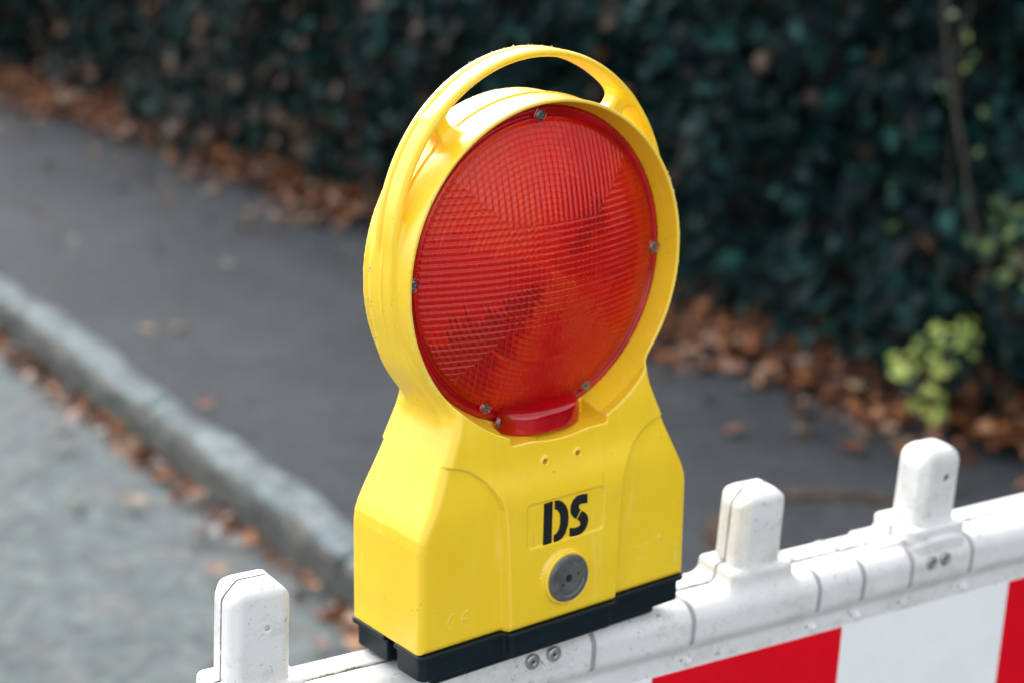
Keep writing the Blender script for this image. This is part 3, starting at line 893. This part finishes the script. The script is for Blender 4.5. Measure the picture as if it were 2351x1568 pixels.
M_REFL_BRIGHT = mat_simple("painted bright reflection", (1.0, 0.99, 0.97), 0.3, 0.0, 0.0, 200)  # facet colours from here on paint bright and dark reflections into the dish
M_REFL_DARK = mat_simple("painted dark reflection", (0.02, 0.014, 0.014), 0.5)
M_REFL_DIM = mat_simple("painted dim reflection", (0.42, 0.08, 0.07), 0.4)
M_REFL_DEEP = mat_simple("painted deep red reflection", (0.74, 0.08, 0.08), 0.4)
refl = obj_np('reflector', V, F[:, ::-1], None, lamp, smooth=False, mats=[M_REFL, M_RISER, M_REFL_BRIGHT, M_REFL_DARK, M_REFL_DIM, M_REFL_DEEP], mat_idx=mi)

def lathe(bm, prof, c, axis_y=-1, seg=40):
    """prof: list of (radius, forward) in mm; forward points to -Y"""
    rings = []
    for r_, f_ in prof:
        rings.append([bm.verts.new(((c[0] + r_ * math.cos(2 * math.pi * k / seg)) / 1000, (c[1] - f_) / 1000, (c[2] + r_ * math.sin(2 * math.pi * k / seg)) / 1000)) for k in range(seg)])
    for i in range(len(rings) - 1):
        for k in range(seg):
            bm.faces.new((rings[i][k], rings[i + 1][k], rings[i + 1][(k + 1) % seg], rings[i][(k + 1) % seg]))
    bm.faces.new(rings[-1][::-1]); bm.faces.new(rings[0])
    bmesh.ops.recalc_face_normals(bm, faces=bm.faces)

def screw(x, z, y, parent, rad=3.3):
    """pan head with a cross recess, as an SDF"""
    def f(px, py, pz):
        rh = np.hypot(px, pz)
        head = np.sqrt(rh ** 2 + (py - 3.2) ** 2 * 2.6) - 4.3
        head = np.maximum(np.maximum(head, rh - rad), py - 2.5)
        ca, sa = math.cos(.6), math.sin(.6)
        qx, qz = np.abs(px * ca + pz * sa), np.abs(-px * sa + pz * ca)
        cr = np.minimum(np.maximum(qx - .55, qz - 2.0), np.maximum(qz - .55, qx - 2.0))
        return np.maximum(head, -np.maximum(cr, py - 1.2)).astype(np.float32)
    P, Q = sdf_mesh(f, (-4.5, -3, -4.5), (4.5, 4, 4.5), 0.3)
    P = P + np.array([x, y, z])
    s = obj_np('screw', P / 1000, Q, M_STEEL, parent)
    bm = bmesh.new(); lathe(bm, [(4.8, -2.6), (4.8, -1.7), (4.1, -1.4), (3.4, -1.7)], (x, y, z), seg=6)
    obj_bm('screw_pad', bm, M_DARKRED, parent)
    return s
for sx_, sz_ in ((-.6, 87.0 + ZC - .0), (-87.0, 2.2 + ZC), (-36.5, 129.3), (36.8, 128.5), (87.2, -.9 + ZC)):
    screw(sx_, sz_, 23.2, lens, 3.2)
screw(-26.8, 118.3, 21.5, lens, 3.4)

def f_foot(x, y, z):
    e = np.sqrt((np.abs(x) / 28.0) ** 2.6 + (np.maximum(27 - y, 0) / 19.0) ** 2.6 + 1e-9)
    a = (e - 1) * 15
    a = np.maximum(a, y - 27)
    top = (z - (127.5 - 0.12 * (27 - y)))
    return smax(smax(a, top, 4.5), 111.6 - z, 2.0).astype(np.float32)
sdf_obj('lens_foot', f_foot, (-32, 4, 109), (32, 29, 131), 0.8, M_DARKRED, lens)

# --- knob
bm = bmesh.new()
lathe(bm, [(14.2, -2.0), (14.6, .2), (14.0, 1.2), (12.8, 1.6), (11.2, 1.5), (10.6, .9), (3.0, .7), (2.4, .7), (2.3, .35), (.05, .3)], (0, -7.9, 26.2), seg=56)
kn = obj_bm('lock_knob', bm, M_KNOB, lamp, smooth=True)
kn.data.set_sharp_from_angle(angle=R(35)) if hasattr(kn.data, 'set_sharp_from_angle') else None
bm = bmesh.new(); lathe(bm, [(2.5, .3), (2.3, .55)], (0, -7.9, 26.2), seg=20); obj_bm('key_hole_shade', bm, M_HOLE, kn)  # dark disc paints the shade inside the key hole
for hx, hz in ((-4.6, 23.4 - .4), (7.2, 27.8)):
    bm = bmesh.new(); lathe(bm, [(.9, .6), (.9, .82)], (hx, -7.9, hz), seg=14); obj_bm('pin_hole_shade', bm, M_HOLE, kn)

# --- DS lettering, printed pieces with a hair of thickness
LET = [
 [(-16.2, 75.1), (-10.1, 75.3), (-10.4, 49.6), (-16.6, 49.3)],
 [(-8.4, 75.2), (-5.4, 74.9), (-2.8, 73.5), (-0.3, 70.6), (1.4, 67.0), (2.0, 62.6), (1.6, 57.8), (-0.1, 53.3), (-2.9, 50.4), (-5.5, 49.6), (-8.8, 49.5), (-8.7, 54.1), (-6.7, 54.7), (-4.9, 57.0), (-4.1, 60.4), (-4.1, 64.1), (-4.8, 66.9), (-6.7, 69.3), (-8.4, 70.0)],
 [(15.9, 74.0), (15.9, 68.4), (12.0, 68.8), (10.0, 68.6), (9.4, 67.3), (10.2, 65.9), (10.8, 65.3), (7.8, 60.1), (5.6, 61.8), (3.8, 64.3), (3.3, 66.6), (3.6, 69.6), (5.2, 72.5), (8.1, 74.3), (11.4, 74.6), (13.3, 74.4)],
 [(11.9, 64.4), (14.4, 62.7), (16.2, 60.5), (17.0, 57.8), (16.5, 54.8), (14.7, 51.6), (11.8, 49.9), (8.5, 49.6), (5.1, 49.9), (3.1, 50.3), (3.1, 55.6), (6.9, 54.8), (9.8, 54.9), (11.1, 55.8), (10.8, 57.7), (8.6, 59.7)]]
for P in LET:
    bm = bmesh.new()
    a = [bm.verts.new((px_ / 1000, -.00462, pz_ / 1000)) for px_, pz_ in P]
    b = [bm.verts.new((px_ / 1000, -.0038, pz_ / 1000)) for px_, pz_ in P]
    bm.faces.new(a)
    for i in range(len(P)):
        bm.faces.new((a[i - 1], a[i], b[i], b[i - 1]))
    bmesh.ops.recalc_face_normals(bm, faces=bm.faces)
    obj_bm('letter', bm, M_INK, lamp)

# --- small embossed marks
bm = bmesh.new()
def arc_pts(cx, cz, rx, rz, a0, a1, n, y): return [((cx + rx * math.cos(R(a0 + (a1 - a0) * i / n))) / 1000, y / 1000, (cz + rz * math.sin(R(a0 + (a1 - a0) * i / n))) / 1000) for i in range(n + 1)]
tube(bm, arc_pts(-75.2, 16.4, 5.6, 5.2, 100, 260, 14, .12), .00030, 6)
tube(bm, arc_pts(-65.8, 16.0, 5.6, 5.2, 100, 260, 14, .12), .00030, 6)
tube(bm, [(-.0713, 0.00012, .0162), (-.0672, 0.00012, .0162)], .00030, 6)
obj_bm('embossed_mark', bm, M_YEL, lamp, smooth=True)
bm = bmesh.new()
def seg3(p, q): tube(bm, [(p[0] / 1000, .00010, p[1] / 1000), (q[0] / 1000, .00010, q[1] / 1000)], .00020, 5)
T = [(74, 27), (80, 27), (77, 32)]
for i in range(3): seg3(T[i], T[(i + 1) % 3])
for k in range(6):
    seg3((56 + k * 2.6, 26), (57.6 + k * 2.6, 26)); seg3((56 + k * 2.6, 26), (56 + k * 2.6, 29)); seg3((56 + k * 2.6, 29), (57.6 + k * 2.6, 29))
for k in range(4): seg3((57 + k * 3.2, 18), (59 + k * 3.2, 18)); seg3((58 + k * 3.2, 18), (58 + k * 3.2, 21))
obj_bm('embossed_mark', bm, M_YEL, lamp, smooth=True)

# --- frayed moulding flash on rims and handle
def frays(n, cen, rx, rz, y0, y1, a0, a1, s):
    bm = bmesh.new()
    for _ in range(n):
        a = R(random.uniform(a0, a1)); y_ = random.uniform(y0, y1)
        p = Vector(((cen[0] + rx * math.cos(a)) / 1000, y_ / 1000, (cen[1] + rz * math.sin(a)) / 1000))
        d = Vector((math.cos(a), random.gauss(0, .5), math.sin(a))).normalized()
        t = Vector((-math.sin(a), random.gauss(0, .3), math.cos(a))).normalized()
        L = random.uniform(.3, 1) * s; w = L * random.uniform(.4, 1.1)
        v = [bm.verts.new(p - t * w - d * .0004), bm.verts.new(p + t * w - d * .0004), bm.verts.new(p + d * L + t * random.gauss(0, w)), bm.verts.new(p + Vector((0, .0005, 0)))]
        bm.faces.new((v[0], v[1], v[2])); bm.faces.new((v[1], v[3], v[2])); bm.faces.new((v[3], v[0], v[2]))
    obj_bm('moulding_flash', bm, M_FLASH, lamp)['kind'] = 'stuff'
M_FLASH = mat_simple('bleached plastic flash', (.70, .62, .36), .7, 0, .4, 500)
frays(60, (0, ZC), 96.6, 96.6, 13.0, 13.8, 20, 160, .0008)
frays(8, (0, ZC), 97.5, 97.5, 13.0, 14, 8, 30, .0016)
frays(26, (0, 225), 98.6, 104.4, 42, 46, 60, 110, .0012)
frays(14, (0, 225), 98.6, 104.4, 42, 46, 110, 175, .0012)
frays(10, (0, ZC), 101, 101, 46, 49, 150, 200, .0014)

# ================================================================== BARRIER
Bm = (Matrix.Rotation(R(-4.4135), 4, 'Z') @ Matrix.Rotation(R(1.5861), 4, 'Y') @ Matrix.Rotation(R(1.1185), 4, 'X'))
barrier = empty('construction_barrier', (0, 0, BASE_Z), Bm)
tag(barrier, 'white plastic construction barrier with red and white striped board carrying the yellow lamp', 'barrier')

def f_railprof(y, z):
    top = rrect(np.abs(y - 36) - 26.0, np.abs(z + 40.5) - 16.5, 12.0)
    top = smax(top, (-57 - z), 3.0)
    fl = rrect(np.abs(y - 36) - 20.5, np.abs(z + 66) - 13.0, 2.0)
    lowf = rrect(np.abs(y - 36) - 19.5, np.abs(z + 90) - 30.0, 2.0)
    d = smin(top, fl, 3.5)
    d = np.minimum(d, lowf)
    rear = np.where(y > 36, 0.8, 0.0)
    g = np.maximum(np.abs(y - 36) - 0.6, -z - 27.0)
    return smax(d - rear * sstep((z + 30) / 5), -g, 0.7)
XL, XR = -285.0, 470.0
def f_rail(x, y, z):
    d = f_railprof(y, z)
    d = np.maximum(d, np.maximum(XL - x, x - XR))
    for xc_ in (-182.5, 174.3):       # saddles the posts grow from
        sd_ = rbox(np.abs(x - xc_) - 25.5, np.abs(y - 36) - 19.5, np.abs(z + 25) - 13.5, 4)
        g = np.maximum(np.abs(y - 36) - 0.6, -z - 27)
        d = smin(d, smax(sd_, -g, .7), 7.0)
    # two shallow facets in front of each saddle
    for xc_ in ():
        w = (x - xc_ + 2) * 0.75 + (z + 30) * -0.66
        fa = np.maximum(np.maximum(np.abs(x - xc_ - 8) - 19 + (z + 18) * -0.35 * -1, np.abs(z + 30) - 13), 8.6 - y)
        d = smin(d, np.maximum(fa, y - 20), 2.5)
    return d.astype(np.float32)
rail = sdf_obj('rail', f_rail, (XL - 2, 4, -124), (XR + 2, 68, 2), 1.25, M_WHITE, barrier)

# plain run-outs of the same rail to both ends of the barrier
th = np.linspace(0, 2 * math.pi, 96, endpoint=False)
c0 = np.array([36.0, -60.0]); prof = []
for t in th:
    dy_, dz_ = math.cos(t), math.sin(t)
    ss = np.linspace(0, 90, 721).astype(np.float32)
    v = f_railprof((c0[0] + ss * dy_).astype(np.float32), (c0[1] + ss * dz_).astype(np.float32))
    out_i = np.nonzero(v < 0)[0].max()
    prof.append((c0[0] + ss[out_i] * dy_, c0[1] + ss[out_i] * dz_))
for xa, xb in ((-950, XL + .5), (XR - .5, 1080)):
    bm = bmesh.new()
    rgs = [[bm.verts.new((xx / 1000, a / 1000, b / 1000)) for a, b in prof] for xx in (xa, xb)]
    for k in range(96): bm.faces.new((rgs[0][k], rgs[0][(k + 1) % 96], rgs[1][(k + 1) % 96], rgs[1][k]))
    bm.faces.new(rgs[0]); bm.faces.new(rgs[1][::-1]); bmesh.ops.recalc_face_normals(bm, faces=bm.faces)
    o = obj_bm('rail_end', bm, M_WHITE, barrier, smooth=True)
    if hasattr(o.data, 'set_sharp_from_angle'): o.data.set_sharp_from_angle(angle=R(40))

def f_post(x, y, z, hole=None, seam=True, top=46.5):
    kk = 1.0 if seam else 2.2
    ax, ay = np.abs(x), np.abs(y)
    hw = 18.4 + np.clip(-z + 40, 0, 80) * 0.008
    a = np.maximum(ax - hw, ay - 14.8)
    ch = (ax + ay - hw - 14.8 + 5.2) * 0.7071
    d = smax(a, ch, 1.6)
    t1 = z - top
    t2 = (z - top + (ax - 9.5) * 1.05) / 1.45
    t3 = (z - top + (ay - 8.5) * 0.75) / 1.25
    d = smax(d, smax(smax(t1, t2, 1.6 * kk), t3, 1.8 * kk), 2.2 * kk)
    d = np.maximum(d, -34 - z)
    if seam:
        g = np.maximum(ay - .5, -d - 1.0)
        d = smax(d, -g, .5)
    if hole is not None:
        rh = np.hypot(x - hole[0], z - hole[1]) - hole[2]
        d = np.maximum(d, -np.maximum(rh, y + 14.8 - hole[3]))
    return d.astype(np.float32)
def post(xc_, hole, seam, top=46.5, lean=0.0, lab=None):
    P, Q = sdf_mesh(lambda x, y, z: f_post(x, y, z, hole, seam, top), (-23, -18, -36), (23, 18, top + 3), 0.8)
    P[:, 0] += lean * (P[:, 2] + 30)
    P = P + np.array([xc_, 36.0, 0])
    o = obj_np('post', P / 1000, Q, M_WHITE if seam else M_WHITE2, barrier)
    if lab: o['label'] = lab
    return o
post(-182.5, (2.6, 21.5, 1.6, 3), True, 47, 0.004, 'white post with a split seam and cracked face')
post(174.3, (1.2, 16, .9, 2), True, 39.0, 0.03, 'weathered white post with open dark seam')
p3 = post(333.3, (3.6, 20.5, 2.7, 10), False, 42.5, 0.03, 'cleaner white post with one dark hole, set in a collar')

bm = bmesh.new()
lathe(bm, [(2.9, 0), (2.9, .4)], (333.3 + 3.6 + .03 * 50.5, 36 - 11.5, 20.5), seg=20)  # dark disc set inside the cut hole as its painted shade
obj_bm('post_hole_shade', bm, M_HOLE, p3)

def f_collar(x, y, z):
    ax, ay = np.abs(x), np.abs(y)
    pl = rrect(ax - 27, ay - 21, 8)
    a = smax(pl, np.abs(z + 17) - 5.0, 2.5)
    pl2 = rrect(ax - 24, ay - 24, 6)
    b = smax(pl2, np.abs(z + 28) - 9.0 + 3.0 * (ax / 24) ** 2, 2.5)
    tabs = rbox(np.abs(x + 36) - 12.5, np.abs(y - 4) - 16, np.abs(z + 25) - 3.8, 3)
    return np.minimum(smin(a, b, 1.5), tabs).astype(np.float32)
P, Q = sdf_mesh(f_collar, (-52, -28, -40), (30, 28, -9), 0.9)
obj_np('collar', (P + np.array([331.5, 36, 0])) / 1000, Q, M_WHITE, barrier)

# ties that run round the rail, each with a ball end on the flange
def ring_profile(off):
    pts = []
    for t in np.linspace(R(-52), R(128) + 0.9, 60):
        pass
    return pts
def tie(xc_, lab=None):
    # walk the rail's outline from the front crease over the top to the rear crease
    pr = []
    for t in np.linspace(R(-172), R(-368), 50) if False else np.linspace(R(180 + 16), R(-16), 56):
        dy_, dz_ = math.cos(t), math.sin(t)
        ss = np.linspace(10, 60, 501).astype(np.float32)
        v = f_railprof((36 + ss * dy_).astype(np.float32), (-41 + ss * dz_).astype(np.float32))
        k = np.nonzero(v < 0)[0].max(); pr.append((36 + (ss[k] + .1) * dy_, -41 + (ss[k] + .1) * dz_))
    pr = [(21.5, -59.0)] + pr
    bm = bmesh.new(); w = 1.5; prev = None
    n = len(pr)
    for i, (a, b) in enumerate(pr):
        a0, b0 = pr[max(i - 1, 0)]; a1, b1 = pr[min(i + 1, n - 1)]
        ty, tz = a1 - a0, b1 - b0; L = math.hypot(ty, tz) or 1; ny_, nz_ = -tz / L, ty / L
        if ny_ * (a - 36) + nz_ * (b + 41) < 0: ny_, nz_ = -ny_, -nz_
        row = []
        for (dx, hgt) in ((-w, -.3), (-w, .55), (-w * .5, 1.0), (w * .5, 1.0), (w, .55), (w, -.3)):
            row.append(bm.verts.new(((xc_ + dx + .6 * math.sin(i * .1)) / 1000, (a + ny_ * hgt) / 1000, (b + nz_ * hgt) / 1000)))
        if prev:
            for k in range(5): bm.faces.new((prev[k], prev[k + 1], row[k + 1], row[k]))
        prev = row
    bmesh.ops.recalc_face_normals(bm, faces=bm.faces)
    o = obj_bm('strap', bm, M_STRAP, barrier, smooth=True)
    bm = bmesh.new(); bmesh.ops.create_icosphere(bm, subdivisions=3, radius=.0034, matrix=Matrix.Translation(((xc_ + 2.5) / 1000, .0155, -.0635)))
    obj_bm('ball_end', bm, M_WHITE, o, smooth=True)
    bm = bmesh.new(); bmesh.ops.create_icosphere(bm, subdivisions=2, radius=.0014, matrix=Matrix.Translation(((xc_ - 3.0) / 1000, .0165, -.0625)))  # dark bead stands for the shade in the slot
    obj_bm('strap_slot_shade', bm, M_HOLE, o, smooth=True)
for xt in (34.5, 112.0, 217.8, 257.5, 302.0, 359.8): tie(xt)

def rivet(x, z, worn=False):
    bm = bmesh.new()
    lathe(bm, [(4.9, -.5), (5.0, .3), (4.2, 1.0), (3.0, 1.25), (1.5, 1.15), (1.1, .6), (.05, .6)], (x, 9.8, z), seg=32)
    o = obj_bm('rivet', bm, M_WASH, barrier, smooth=True)
    bm = bmesh.new(); lathe(bm, [(1.05, .62), (1.05, .75)], (x, 9.8, z), seg=14); obj_bm('rivet_hole_shade', bm, M_HOLE, o)
M_WASH = mat_simple("grey washer", (0.40, 0.405, 0.41), 0.35, 0.6, 0.15, 200, .2)
rivet(-10.1, -33.0); rivet(5.3, -31.6)
rivet(320.7, -35.0); rivet(333.5, -34.4)

# striped board in front of the lower frame
xb = [-950] + [86.0 + 161.2 * k for k in range(-6, 7)]
def board(z0, z1, name):
    bm = bmesh.new()
    xs = [x_ for x_ in xb if x_ < 1080] + [1080]
    yf, yb = 15.0, 16.6
    for i in range(len(xs) - 1):
        k = round((xs[i] - 86.0) / 161.2)
        red = (k % 2 == 0)
        q = [bm.verts.new((a / 1000, yf / 1000, b / 1000)) for a, b in ((xs[i], z0), (xs[i + 1], z0), (xs[i + 1], z1), (xs[i], z1))]
        f_ = bm.faces.new(q); f_.material_index = 0 if red else 1
        q2 = [bm.verts.new((a / 1000, yb / 1000, b / 1000)) for a, b in ((xs[i], z0), (xs[i + 1], z0), (xs[i + 1], z1), (xs[i], z1))]
        f2 = bm.faces.new(q2[::-1]); f2.material_index = 1
        for a, b in ((0, 1), (2, 3)):
            f3 = bm.faces.new((q[b], q[a], q2[a], q2[b])); f3.material_index = 1
    return obj_bm(name, bm, [M_SHEETR, M_SHEETW], barrier)
board(-320, -69.0, 'striped_board')
# lower rail, uprights and feet (below the picture)
def bar_box(bm, c, s):
    bmesh.ops.create_cube(bm, size=1, matrix=Matrix.Translation(Vector(c) / 1000) @ Matrix.Diagonal((s[0] / 1000, s[1] / 1000, s[2] / 1000, 1)))
bm = bmesh.new(); bar_box(bm, (65, 36, -345), (2030, 40, 50)); bar_box(bm, (65, 36, -800), (2030, 40, 50))
bmesh.ops.bevel(bm, geom=bm.edges[:], offset=.006, segments=2, affect='EDGES')
obj_bm('lower_rail', bm, M_WHITE, barrier)
for xx in (-900, -420, 65, 540, 1030):
    bm = bmesh.new(); bar_box(bm, (xx, 36, -560), (50, 36, 900)); bmesh.ops.bevel(bm, geom=bm.edges[:], offset=.006, segments=2, affect='EDGES')
    obj_bm('upright', bm, M_WHITE, barrier)
for xx in (-800, 930):
    bm = bmesh.new(); bar_box(bm, (xx, 36, -1003), (400, 700, 70)); bmesh.ops.bevel(bm, geom=bm.edges[:], offset=.015, segments=2, affect='EDGES')
    obj_bm('foot', bm, M_RUB, barrier)
